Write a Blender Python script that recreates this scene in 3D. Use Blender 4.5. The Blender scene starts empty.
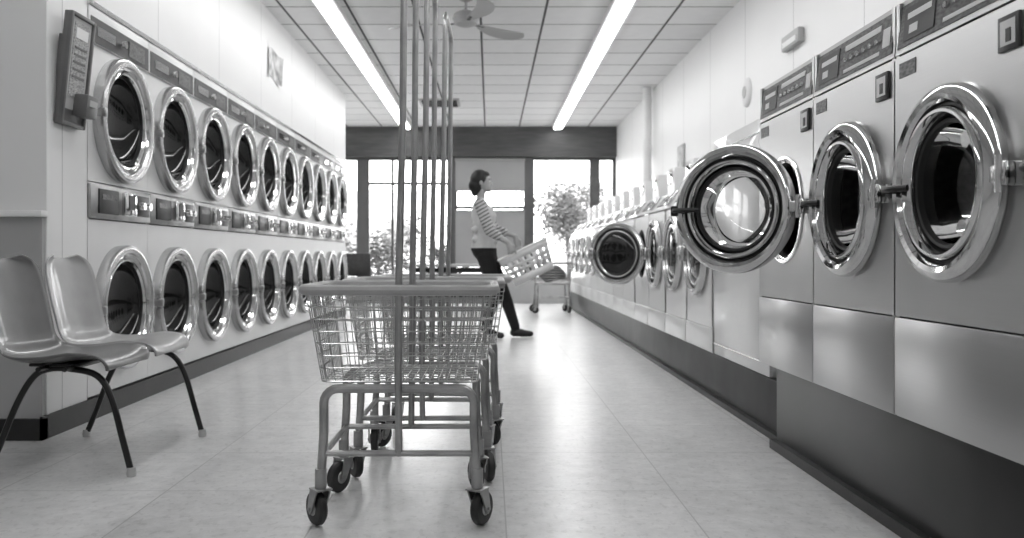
import bpy, bmesh, math, random
from mathutils import Vector, Matrix
from math import radians, sin, cos, pi
random.seed(7)
scene = bpy.context.scene
F = 870.0
H = 0.85

# ------------------------------------------------------------------ materials
def nodes_of(name):
    m = bpy.data.materials.new(name); m.use_nodes = True
    nt = m.node_tree
    return m, nt, nt.nodes['Principled BSDF']

def g(v, a=1.0):
    return (v, v, v, a)

def mat(name, c, rough=0.5, metal=0.0, var=0.06, scale=6.0, stretch=None, bump=0.0, rvar=0.0, coat=0.0, detail=3.0):
    m, nt, b = nodes_of(name)
    tc = nt.nodes.new('ShaderNodeTexCoord')
    mp = nt.nodes.new('ShaderNodeMapping')
    nt.links.new(tc.outputs['Object'], mp.inputs['Vector'])
    if stretch: mp.inputs['Scale'].default_value = stretch
    n = nt.nodes.new('ShaderNodeTexNoise'); n.inputs['Scale'].default_value = scale
    n.inputs['Detail'].default_value = detail
    nt.links.new(mp.outputs[0], n.inputs['Vector'])
    r = nt.nodes.new('ShaderNodeValToRGB')
    r.color_ramp.elements[0].position = 0.3; r.color_ramp.elements[1].position = 0.7
    r.color_ramp.elements[0].color = g(c*(1-var)); r.color_ramp.elements[1].color = g(min(1, c*(1+var)))
    nt.links.new(n.outputs['Fac'], r.inputs[0])
    nt.links.new(r.outputs[0], b.inputs['Base Color'])
    b.inputs['Roughness'].default_value = rough
    b.inputs['Metallic'].default_value = metal
    if coat: b.inputs['Coat Weight'].default_value = coat
    if rvar:
        mr = nt.nodes.new('ShaderNodeMapRange')
        mr.inputs['To Min'].default_value = max(0.02, rough-rvar); mr.inputs['To Max'].default_value = rough+rvar
        nt.links.new(n.outputs['Fac'], mr.inputs['Value']); nt.links.new(mr.outputs[0], b.inputs['Roughness'])
    if bump:
        bp = nt.nodes.new('ShaderNodeBump'); bp.inputs['Strength'].default_value = bump; bp.inputs['Distance'].default_value = 0.01
        nt.links.new(n.outputs['Fac'], bp.inputs['Height']); nt.links.new(bp.outputs[0], b.inputs['Normal'])
    return m

def mth(nt, op, a, b=None, c=None):
    n = nt.nodes.new('ShaderNodeMath'); n.operation = op
    for i, v in enumerate((a, b, c)):
        if v is None: continue
        if isinstance(v, (int, float)): n.inputs[i].default_value = v
        else: nt.links.new(v, n.inputs[i])
    return n.outputs[0]

def line_mask(nt, sock, period, off, width):
    a = mth(nt, 'SUBTRACT', sock, off)
    a = mth(nt, 'DIVIDE', a, period)
    a = mth(nt, 'FRACT', a)
    a = mth(nt, 'SUBTRACT', a, 0.5)
    a = mth(nt, 'ABSOLUTE', a)
    return mth(nt, 'GREATER_THAN', a, 0.5 - width/period/2)

def grid_mat(name, c, line, axes, rough=0.5, var=0.05, scale=5, tilevar=0.0, speck=0.0, coat=0.0, rv=0.1):
    """axes: list of (axis, period, offset, width)"""
    m, nt, b = nodes_of(name)
    tc = nt.nodes.new('ShaderNodeTexCoord')
    sp = nt.nodes.new('ShaderNodeSeparateXYZ'); nt.links.new(tc.outputs['Object'], sp.inputs[0])
    mask = None
    for ax, per, off, w in axes:
        k = line_mask(nt, sp.outputs[ax], per, off, w)
        mask = k if mask is None else mth(nt, 'MAXIMUM', mask, k)
    n = nt.nodes.new('ShaderNodeTexNoise'); n.inputs['Scale'].default_value = scale; n.inputs['Detail'].default_value = 6
    nt.links.new(tc.outputs['Object'], n.inputs['Vector'])
    val = mth(nt, 'MULTIPLY_ADD', mth(nt, 'SUBTRACT', n.outputs['Fac'], 0.5), 2*var*2, 1.0)
    if tilevar:
        cx = mth(nt, 'FLOOR', mth(nt, 'DIVIDE', mth(nt, 'SUBTRACT', sp.outputs[axes[0][0]], axes[0][2]+axes[0][1]*0), axes[0][1]))
        cy = mth(nt, 'FLOOR', mth(nt, 'DIVIDE', mth(nt, 'SUBTRACT', sp.outputs[axes[1][0]], axes[1][2]), axes[1][1]))
        cb = nt.nodes.new('ShaderNodeCombineXYZ'); nt.links.new(cx, cb.inputs[0]); nt.links.new(cy, cb.inputs[1])
        wn = nt.nodes.new('ShaderNodeTexWhiteNoise'); nt.links.new(cb.outputs[0], wn.inputs['Vector'])
        val = mth(nt, 'ADD', val, mth(nt, 'MULTIPLY', mth(nt, 'SUBTRACT', wn.outputs['Value'], 0.5), tilevar))
    if speck:
        n2 = nt.nodes.new('ShaderNodeTexNoise'); n2.inputs['Scale'].default_value = 45; n2.inputs['Detail'].default_value = 5
        mp2 = nt.nodes.new('ShaderNodeMapping'); mp2.inputs['Scale'].default_value = (1.0, 0.6, 1)
        nt.links.new(tc.outputs['Object'], mp2.inputs['Vector']); nt.links.new(mp2.outputs[0], n2.inputs['Vector'])
        s = mth(nt, 'LESS_THAN', n2.outputs['Fac'], 0.40)
        n3 = nt.nodes.new('ShaderNodeTexNoise'); n3.inputs['Scale'].default_value = 12; n3.inputs['Detail'].default_value = 10
        n3.inputs['Roughness'].default_value = 0.78
        nt.links.new(tc.outputs['Object'], n3.inputs['Vector'])
        s2 = mth(nt, 'MULTIPLY', mth(nt, 'SUBTRACT', n3.outputs['Fac'], 0.5), 1.0)
        val = mth(nt, 'ADD', mth(nt, 'SUBTRACT', val, mth(nt, 'MULTIPLY', s, speck)), s2)
    v = mth(nt, 'MULTIPLY', val, c)
    mx = nt.nodes.new('ShaderNodeMix'); mx.data_type = 'FLOAT'
    nt.links.new(mask, mx.inputs[0]); nt.links.new(v, mx.inputs[2]); mx.inputs[3].default_value = line
    cc = nt.nodes.new('ShaderNodeCombineColor')
    for q in range(3): nt.links.new(mx.outputs[0], cc.inputs[q])
    nt.links.new(cc.outputs[0], b.inputs['Base Color'])
    mr = nt.nodes.new('ShaderNodeMapRange'); mr.inputs['To Min'].default_value = max(0.03, rough-rv); mr.inputs['To Max'].default_value = rough+rv
    nt.links.new(n.outputs['Fac'], mr.inputs['Value']); nt.links.new(mr.outputs[0], b.inputs['Roughness'])
    if coat:
        b.inputs['Coat Weight'].default_value = coat; b.inputs['Coat Roughness'].default_value = 0.16
    return m

def glass_mat(name, tint=0.9, refl=1.0, ior=1.5):
    m = bpy.data.materials.new(name); m.use_nodes = True; nt = m.node_tree; nt.nodes.clear()
    out = nt.nodes.new('ShaderNodeOutputMaterial'); mx = nt.nodes.new('ShaderNodeMixShader')
    t = nt.nodes.new('ShaderNodeBsdfTransparent'); t.inputs[0].default_value = g(tint)
    gl = nt.nodes.new('ShaderNodeBsdfGlossy'); gl.inputs['Roughness'].default_value = 0.03; gl.inputs['Color'].default_value = g(refl)
    fr = nt.nodes.new('ShaderNodeFresnel'); fr.inputs[0].default_value = ior
    nt.links.new(fr.outputs[0], mx.inputs[0]); nt.links.new(t.outputs[0], mx.inputs[1]); nt.links.new(gl.outputs[0], mx.inputs[2])
    nt.links.new(mx.outputs[0], out.inputs[0])
    return m

def emit_mat(name, s):
    m = bpy.data.materials.new(name); m.use_nodes = True; nt = m.node_tree; nt.nodes.clear()
    out = nt.nodes.new('ShaderNodeOutputMaterial'); e = nt.nodes.new('ShaderNodeEmission')
    e.inputs[0].default_value = g(1.0); e.inputs[1].default_value = s
    nt.links.new(e.outputs[0], out.inputs[0]); return m

M_floor = grid_mat('vinyl_tile', 0.56, 0.36, [(0, 0.61, 0.05, 0.005), (1, 0.61, 0.1, 0.005)], rough=0.31, var=0.11, scale=2.0, tilevar=0.06, speck=0.13, rv=0.06, coat=0.08)
M_ceil = grid_mat('ceiling_tile', 0.78, 0.055, [(0, 0.61, -0.09, 0.023), (1, 0.61, 0.1, 0.018)], rough=0.8, var=0.03, scale=8, tilevar=0.10)
M_wallR = grid_mat('wall_panel_right', 0.80, 0.42, [(1, 1.22, 0.35, 0.009)], rough=0.45, var=0.02, scale=2)
M_wallL = grid_mat('wall_panel_left', 0.75, 0.45, [(1, 1.22, 0.55, 0.008)], rough=0.5, var=0.02, scale=2)
M_wall = mat('painted_wall', 0.70, 0.6, var=0.03, scale=3)
M_wains = mat('wainscot', 0.42, 0.5, var=0.06, scale=3)
M_dark = mat('dark_header', 0.075, 0.5, var=0.25, scale=3, stretch=(1, 1, 8))
M_black = mat('black_rubber', 0.012, 0.45, var=0.3, scale=10)
M_plinth_d = mat('plinth_dark', 0.009, 0.35, var=0.4, scale=5)
M_plinth = mat('plinth_paint', 0.060, 0.45, var=0.25, scale=4)
M_enamel = mat('white_enamel', 0.78, 0.28, var=0.02, scale=3, coat=0.3)
M_enamel2 = mat('dryer_enamel', 0.70, 0.33, var=0.03, scale=3)
M_steel = mat('brushed_steel', 0.52, 0.30, 1.0, var=0.012, scale=3, stretch=(1, 1, 150), detail=0)
M_steel2 = mat('coinbox_steel', 0.40, 0.28, 1.0, var=0.2, scale=8)
M_chrome = mat('chrome', 0.64, 0.08, 1.0, var=0.02, scale=4)
M_satin = mat('satin_chrome', 0.62, 0.22, 1.0, var=0.03, scale=6)
M_ring = mat('dryer_door_ring', 0.52, 0.24, 0.9, var=0.03, scale=6)
M_drum = mat('drum_steel', 0.22, 0.3, 1.0, var=0.25, scale=40)
M_ddark = mat('dark_glass', 0.010, 0.06, 0.0, var=0.2, scale=3)
M_panel = mat('control_panel', 0.075, 0.35, 0.2, var=0.7, scale=45, stretch=(1, 1, 2.5), detail=1)
M_label = mat('label_dark', 0.025, 0.4, var=0.3, scale=20)
M_white = mat('white_label', 0.76, 0.5, var=0.03)
M_glass = glass_mat('porthole_glass', 0.75)
M_wglass = glass_mat('window_glass', 0.97, ior=1.3)
M_light = emit_mat('fluorescent_tube', 14.5)
M_wire = mat('cart_wire', 0.58, 0.28, 1.0, var=0.15, scale=20)
M_ctube = mat('cart_tube', 0.40, 0.32, 0.9, var=0.2, scale=12)
M_bumper = mat('cart_bumper', 0.38, 0.45, var=0.08, scale=15)
M_caster = mat('caster_rubber', 0.025, 0.5, var=0.3, scale=20)
M_shell1 = mat('chair_fiberglass', 0.13, 0.28, var=0.12, scale=8, coat=0.3)
M_shell2 = mat('chair_fiberglass_light', 0.34, 0.3, var=0.10, scale=8, coat=0.3)
M_leg = mat('chair_leg_black', 0.012, 0.3, 0.2, var=0.2)
M_foot = mat('chair_glide', 0.55, 0.3, 0.6)
M_mull = mat('mullion', 0.11, 0.4, 0.2)
M_blind = mat('roller_blind', 0.34, 0.7, var=0.05, scale=2)
M_frameg = mat('phone_frame', 0.12, 0.4, 0.0, var=0.15)
M_notice = mat('printed_plate', 0.34, 0.5, var=0.45, scale=60, stretch=(1, 1, 2.5), detail=1)

# ------------------------------------------------------------------ mesh builder
def catmull(pts, n=6, closed=False):
    P = [Vector(p) for p in pts]; out = []
    N = len(P); rng = range(N if closed else N-1)
    for i in rng:
        if closed:
            a, b, c, d = P[(i-1) % N], P[i], P[(i+1) % N], P[(i+2) % N]
        else:
            a, b, c, d = P[max(i-1, 0)], P[i], P[i+1], P[min(i+2, N-1)]
        for k in range(n):
            t = k/n
            out.append(0.5*((2*b)+(c-a)*t+(2*a-5*b+4*c-d)*t*t+(3*b-a-3*c+d)*t**3))
    if not closed: out.append(P[-1])
    return out

class B:
    def __init__(s): s.v = []; s.f = []; s.m = []
    def add(s, vs, fs, mi=0, M=None):
        o = len(s.v)
        for p in vs:
            p = Vector(p)
            s.v.append(M @ p if M else p)
        for f in fs: s.f.append([i+o for i in f]); s.m.append(mi)
    def box(s, c, d, mi=0, bev=0.0, M=None, seg=2):
        if bev <= 0:
            x, y, z = [k/2 for k in d]
            vs = [Vector((c[0]+a*x, c[1]+b*y, c[2]+e*z)) for a in (-1, 1) for b in (-1, 1) for e in (-1, 1)]
            fs = [(0, 1, 3, 2), (4, 6, 7, 5), (0, 4, 5, 1), (2, 3, 7, 6), (0, 2, 6, 4), (1, 5, 7, 3)]
            s.add(vs, fs, mi, M); return
        bm = bmesh.new()
        bmesh.ops.create_cube(bm, size=1)
        bmesh.ops.scale(bm, vec=Vector(d), verts=bm.verts)
        bmesh.ops.bevel(bm, geom=list(bm.edges), offset=bev, segments=seg, affect='EDGES', profile=0.5)
        bmesh.ops.translate(bm, vec=Vector(c), verts=bm.verts)
        bm.verts.index_update()
        s.add([v.co.copy() for v in bm.verts], [[v.index for v in f.verts] for f in bm.faces], mi, M)
        bm.free()
    def lathe(s, prof, o, seg=48, mi=0, M=None, mis=None):
        """axis = +X ; prof list of (r, h)"""
        vs = []; fs = []
        for r, h in prof:
            for k in range(seg):
                a = 2*pi*k/seg
                vs.append((o[0]+h, o[1]+r*cos(a), o[2]+r*sin(a)))
        for i in range(len(prof)-1):
            sub = []
            for k in range(seg):
                k2 = (k+1) % seg
                sub.append((i*seg+k, i*seg+k2, (i+1)*seg+k2, (i+1)*seg+k))
            fs.append(sub)
        base = len(s.v)
        for p in vs:
            p = Vector(p); s.v.append(M @ p if M else p)
        for i, sub in enumerate(fs):
            for f in sub:
                s.f.append([q+base for q in f]); s.m.append(mis[i] if mis else mi)
    def tube(s, pts, r, seg=8, mi=0, closed=False, rs=None, M=None):
        P = [Vector(p) for p in pts]; N = len(P)
        vs = []; fs = []
        nrm = None
        for i in range(N):
            if closed: t = P[(i+1) % N]-P[i-1]
            else: t = P[min(i+1, N-1)]-P[max(i-1, 0)]
            t.normalize()
            if nrm is None:
                up = Vector((0, 0, 1)) if abs(t.z) < 0.9 else Vector((1, 0, 0))
                nrm = t.cross(up).normalized()
            nrm = (nrm-t*nrm.dot(t)).normalized(); bn = t.cross(nrm)
            rr = rs[i] if rs else r
            for k in range(seg):
                a = 2*pi*k/seg
                vs.append(P[i]+nrm*cos(a)*rr+bn*sin(a)*rr)
        for i in range(N if closed else N-1):
            j = (i+1) % N
            for k in range(seg):
                k2 = (k+1) % seg
                fs.append((i*seg+k, i*seg+k2, j*seg+k2, j*seg+k))
        if not closed:
            fs.append(tuple(range(seg))[::-1]); fs.append(tuple((N-1)*seg+k for k in range(seg)))
        s.add(vs, fs, mi, M)
    def sphere(s, c, r, mi=0, u=16, v=10, M=None):
        """r may be 3-tuple"""
        if isinstance(r, (int, float)): r = (r, r, r)
        vs = [Vector((c[0], c[1], c[2]+r[2]))]; fs = []
        for i in range(1, v):
            for k in range(u):
                th = pi*i/v; ph = 2*pi*k/u
                vs.append(Vector((c[0]+r[0]*sin(th)*cos(ph), c[1]+r[1]*sin(th)*sin(ph), c[2]+r[2]*cos(th))))
        vs.append(Vector((c[0], c[1], c[2]-r[2])))
        L = len(vs)-1
        for k in range(u):
            k2 = (k+1) % u
            fs.append((0, 1+k, 1+k2)); fs.append((L, 1+(v-2)*u+k2, 1+(v-2)*u+k))
            for i in range(v-2):
                a = 1+i*u
                fs.append((a+k, a+u+k, a+u+k2, a+k2))
        s.add(vs, fs, mi, M)
    def panel_hole(s, x, y0, y1, z0, z1, cy, cz, r, mi=0, n=64, depth=0.0):
        inn = []; out = []
        for k in range(n):
            a = 2*pi*k/n
            dy, dz = cos(a), sin(a)
            inn.append((x, cy+r*dy, cz+r*dz))
            ty = ((y1-cy)/dy if dy > 1e-6 else ((y0-cy)/dy if dy < -1e-6 else 1e9))
            tz = ((z1-cz)/dz if dz > 1e-6 else ((z0-cz)/dz if dz < -1e-6 else 1e9))
            t = min(ty, tz)
            out.append([x, cy+t*dy, cz+t*dz])
        for cyy in (y0, y1):
            for czz in (z0, z1):
                j = min(range(n), key=lambda q: (out[q][1]-cyy)**2+(out[q][2]-czz)**2)
                out[j] = [x, cyy, czz]
        vs = inn+[tuple(o) for o in out]
        fs = [(k, (k+1) % n, n+(k+1) % n, n+k) for k in range(n)]
        s.add(vs, fs, mi)
    def mesh(s, name, mats, smooth=35, fixn=True):
        me = bpy.data.meshes.new(name)
        me.from_pydata([tuple(v) for v in s.v], [], s.f)
        for m in mats: me.materials.append(m)
        me.polygons.foreach_set('material_index', s.m)
        if fixn:
            bm = bmesh.new(); bm.from_mesh(me)
            bmesh.ops.recalc_face_normals(bm, faces=bm.faces); bm.to_mesh(me); bm.free()
        if smooth:
            me.polygons.foreach_set('use_smooth', [True]*len(me.polygons))
            me.set_sharp_from_angle(angle=radians(smooth))
        me.update()
        return me
    def obj(s, name, mats, parent=None, loc=(0, 0, 0), rot=(0, 0, 0), smooth=35):
        return place(name, s.mesh(name, mats, smooth), parent, loc, rot)

def place(name, me, parent=None, loc=(0, 0, 0), rot=(0, 0, 0)):
    o = bpy.data.objects.new(name, me)
    scene.collection.objects.link(o)
    o.location = loc; o.rotation_euler = rot
    if parent: o.parent = parent
    return o

def empty(name, loc=(0, 0, 0), rot=(0, 0, 0)):
    e = bpy.data.objects.new(name, None); scene.collection.objects.link(e)
    e.location = loc; e.rotation_euler = rot; e.empty_display_size = 0.1
    return e

def simple_box(name, lo, hi, m, bev=0.0):
    b = B(); b.box([(a+c)/2 for a, c in zip(lo, hi)], [c-a for a, c in zip(lo, hi)], 0, bev)
    return b.obj(name, [m])

# ------------------------------------------------------------------ room shell
XL, XR, ZC, YB = -2.07, 2.25, 3.15, 15.6
simple_box('floor', (-5.2, -2.1, -0.1), (XR+0.1, YB+0.15, 0.0), M_floor)
simple_box('ceiling', (-5.2, -2.1, ZC), (XR+0.1, YB+0.15, ZC+0.1), M_ceil)
simple_box('wall_right', (XR, -2.1, 0.0), (XR+0.1, YB+0.15, ZC), M_wallR)
simple_box('wall_rear', (-4.3, -2.1, 0), (XR, -2.0, ZC), M_wall)
simple_box('wall_left_entry', (-4.3, -2.0, 0), (-4.2, 4.05, ZC), M_wall)
simple_box('wall_left_soffit', (XL-0.9, 4.05, 2.165), (XL, 12.46, ZC), M_wallL)
simple_box('wall_left_stub', (XL-0.9, 4.05, 0.0), (XL, 4.47, 2.165), M_wallL)
simple_box('wall_left_partition', (-4.3, 4.05, 0.0), (XL-0.9, 4.15, ZC), M_wall)
simple_box('wall_left_service', (XL-1.0, 4.15, 0.0), (XL-0.9, 12.46, ZC), M_wall)
simple_box('wall_left_end', (XL-0.9, 12.355, 0.0), (XL, 12.46, 2.165), M_wallL)
simple_box('wall_left_lobby', (-5.2, 12.36, 0.0), (XL-1.0, 12.46, ZC), M_wall)
simple_box('wall_left_far', (-5.2, 12.46, 0.0), (-5.1, YB, ZC), M_wall)
# wainscot on the wall that faces the entry
simple_box('trim_wainscot', (-4.2, 4.02, 0.1), (XL, 4.05, 1.03), M_wains)
simple_box('trim_ledge', (-4.2, 3.985, 1.03), (XL+0.015, 4.05, 1.06), M_white, 0.004)
simple_box('baseboard_entry', (-4.2, 4.0, 0.0), (XL+0.012, 4.05, 0.10), M_black)
simple_box('baseboard_left', (XL, 4.0, 0.0), (XL+0.012, 12.46, 0.11), M_black)
simple_box('trim_corner', (XL, 4.05, 0.11), (XL+0.006, 4.075, ZC), M_white)
simple_box('trim_dryer_head', (XL, 4.47, 2.15), (XL+0.012, 12.36, 2.175), M_satin)

# back storefront
simple_box('wall_back_header', (-5.1, YB-0.15, 2.62), (XR, YB+0.1, ZC), M_dark)
simple_box('wall_back_sill', (-5.1, YB, 0.0), (XR, YB+0.1, 0.42), M_wains)
def window(n, x0, x1, z0=0.42, z1=2.62, vs=(), hs=()):
    e = empty('window_%d' % n, (0, 0, 0))
    b = B(); t = 0.05
    y = YB+0.05
    b.box(((x0+x1)/2, y, z0+t/2), (x1-x0, 0.08, t)); b.box(((x0+x1)/2, y, z1-t/2), (x1-x0, 0.08, t))
    b.box((x0+t/2, y, (z0+z1)/2), (t, 0.08, z1-z0-2*t)); b.box((x1-t/2, y, (z0+z1)/2), (t, 0.08, z1-z0-2*t))
    for v in vs: b.box((v, y, (z0+z1)/2), (0.045, 0.07, z1-z0-2*t))
    for h in hs: b.box(((x0+x1)/2, y, h), (x1-x0-2*t, 0.06, 0.05))
    b.obj('frame', [M_mull], e)
    q = B(); q.add([(x0+t, y, z0+t), (x1-t, y, z0+t), (x1-t, y, z1-t), (x0+t, y, z1-t)], [(0, 1, 2, 3)])
    q.obj('glass', [M_wglass], e, smooth=0)
window(1, -5.1, -2.34, vs=(-3.7,))
window(2, -2.22, -0.72, vs=(-1.75,), hs=(2.15,))
window(3, -0.64, 0.66, hs=(1.72, 2.2))
window(4, 0.74, 1.84)
window(5, 1.92, XR, vs=())
for i, (a, c) in enumerate([(-2.34, -2.22), (-0.72, -0.64), (0.66, 0.74), (1.84, 1.92)]):
    simple_box('trim_pillar_%d' % (i+1), (a, YB, 0.42), (c, YB+0.1, 2.62), M_mull)
# roller blinds in the centre window
b = B()
b.box((0.0, YB-0.04, 2.3), (1.24, 0.012, 0.55)); b.tube([(-0.63, YB-0.04, 2.58), (0.63, YB-0.04, 2.58)], 0.03, 12)
b.tube([(-0.62, YB-0.04, 2.02), (0.62, YB-0.04, 2.02)], 0.014, 8)
b.box((0.0, YB-0.02, 1.15), (1.24, 0.012, 1.0))
b.box((0.0, YB-0.03, 1.655), (1.26, 0.03, 0.03))
b.obj('roller_blind', [M_blind])

# ------------------------------------------------------------------ fluorescent lights
def strip(x):
    e = empty('fluorescent_light', (x, 0, 0))
    h = B(); h.box((0, 7.1, ZC-0.03), (0.20, 16.4, 0.06), 0, 0.004)
    for k in range(1, 7): h.box((0, -1.1+16.4*k/7, ZC-0.07), (0.155, 0.02, 0.03))
    h.obj('housing', [M_white], e)
    d = B(); d.box((0, 7.1, ZC-0.07), (0.13, 16.3, 0.02)); d.obj('tubes', [M_light], e)
strip(-1.47); strip(1.19)

# ------------------------------------------------------------------ stacked dryers (face +X, local)
def dryer_mesh():
    b = B(); W = 0.787; hw = W/2-0.003; D = 0.75
    for (z0, z1, cz) in ((0.12, 1.235, 0.565), (1.24, 2.15, 1.60)):
        b.box((-D/2, -hw+0.01, (z0+z1)/2), (D, 0.02, z1-z0), 0)
        b.box((-D/2, hw-0.01, (z0+z1)/2), (D, 0.02, z1-z0), 0)
        b.box((-D/2, 0, z1-0.01), (D, 2*hw-0.04, 0.02), 0)
        b.box((-D/2, 0, z0+0.01), (D, 2*hw-0.04, 0.02), 0)
        b.box((-D+0.01, 0, (z0+z1)/2), (0.02, 2*hw-0.04, z1-z0-0.04), 0)
        pz0, pz1 = (z0, 1.04) if z0 < 1 else (z0, 1.955)
        b.panel_hole(0.002, -hw, hw, pz0, pz1, 0, cz, 0.29, 0)
        # control strip
        if z0 < 1:
            b.box((-0.005, 0, 1.137), (0.05, 2*hw, 0.18), 1, 0.006)
            b.box((0.022, -0.19, 1.14), (0.012, 0.24, 0.13), 7, 0.003)
            b.box((0.029, -0.19, 1.165), (0.003, 0.18, 0.03), 4)
            b.box((0.030, 0.06, 1.14), (0.03, 0.15, 0.13), 2, 0.006)
            b.box((0.046, 0.06, 1.15), (0.006, 0.08, 0.08), 5)
            b.box((0.022, 0.265, 1.14), (0.010, 0.18, 0.12), 7, 0.003)
            b.lathe([(0.0, 0.03), (0.022, 0.03), (0.026, 0.0)], (0.026, 0.22, 1.14), 16, 2)
            b.lathe([(0.0, 0.03), (0.022, 0.03), (0.026, 0.0)], (0.026, 0.31, 1.14), 16, 2)
        else:
            b.box((-0.005, 0, 2.055), (0.03, 2*hw, 0.19), 0, 0.006)
            b.box((0.011, 0, 2.03), (0.006, 2*hw-0.03, 0.13), 7)
            b.box((0.0155, 0.20, 2.03), (0.004, 0.22, 0.09), 4)
            b.box((0.0155, -0.20, 2.03), (0.004, 0.22, 0.05), 2)
            b.lathe([(0.0, 0.025), (0.02, 0.025), (0.024, 0.0)], (0.014, 0.0, 2.03), 16, 2)
        # door ring
        o = (0.0, 0, cz)
        b.lathe([(0.342, 0.0), (0.345, 0.045), (0.342, 0.060), (0.332, 0.067), (0.316, 0.068), (0.302, 0.062), (0.296, 0.050)], o, 64, 8)
        b.lathe([(0.296, 0.050), (0.290, 0.032), (0.276, 0.034), (0.264, 0.044), (0.256, 0.043), (0.251, 0.030)], o, 64, 2)
        b.lathe([(0.251, 0.030), (0.248, 0.012), (0.240, 0.012)], o, 64, 5)
        b.lathe([(0.240, 0.012), (0.232, -0.02), (0.20, -0.055), (0.12, -0.085), (0.04, -0.095), (0.0, -0.096)], o, 64, 3)
        # latch tab + hinges
        b.box((0.045, -0.330, cz), (0.06, 0.03, 0.05), 1, 0.008)
        b.box((0.035, 0.345, cz+0.10), (0.05, 0.03, 0.06), 1, 0.006); b.box((0.035, 0.345, cz-0.10), (0.05, 0.03, 0.06), 1, 0.006)
        # drum
        b.lathe([(0.29, -0.02), (0.33, -0.05), (0.33, -0.6), (0.0, -0.6)], o, 32, 6)
    b.box((-D/2, 0, 0.06), (D-0.02, 2*hw, 0.12), 5)
    return b.mesh('stacked_dryer', [M_enamel2, M_steel2, M_chrome, M_ddark, M_panel, M_black, M_drum, M_label, M_ring])
dm = dryer_mesh()
for i in range(10):
    place('stacked_dryer', dm, None, (XL-0.003, 4.87+0.787*i, 0))

# ------------------------------------------------------------------ big washers (right), local front +X, rotated 180
PW = 0.674
def ring_profiles(b, o, M=None):
    b.lathe([(0.205, 0.0), (0.258, 0.0), (0.268, 0.012), (0.267, 0.030), (0.257, 0.046), (0.240, 0.054), (0.226, 0.049), (0.219, 0.038)], o, 72, 0, M)
    b.lathe([(0.219, 0.038), (0.216, 0.028), (0.210, 0.028)], o, 72, 1, M)
    b.lathe([(0.210, 0.028), (0.207, 0.040), (0.200, 0.047), (0.192, 0.047), (0.186, 0.038), (0.182, 0.024), (0.180, 0.008)], o, 72, 0, M)
    b.lathe([(0.180, 0.008), (0.174, 0.018), (0.165, 0.016), (0.162, 0.003), (0.165, -0.03), (0.205, -0.03), (0.205, 0.0)], o, 72, 1, M)
    b.lathe([(0.163, 0.004), (0.157, -0.03), (0.140, -0.085), (0.10, -0.115), (0.05, -0.128), (0.0, -0.13)], o, 64, 2, M)

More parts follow.
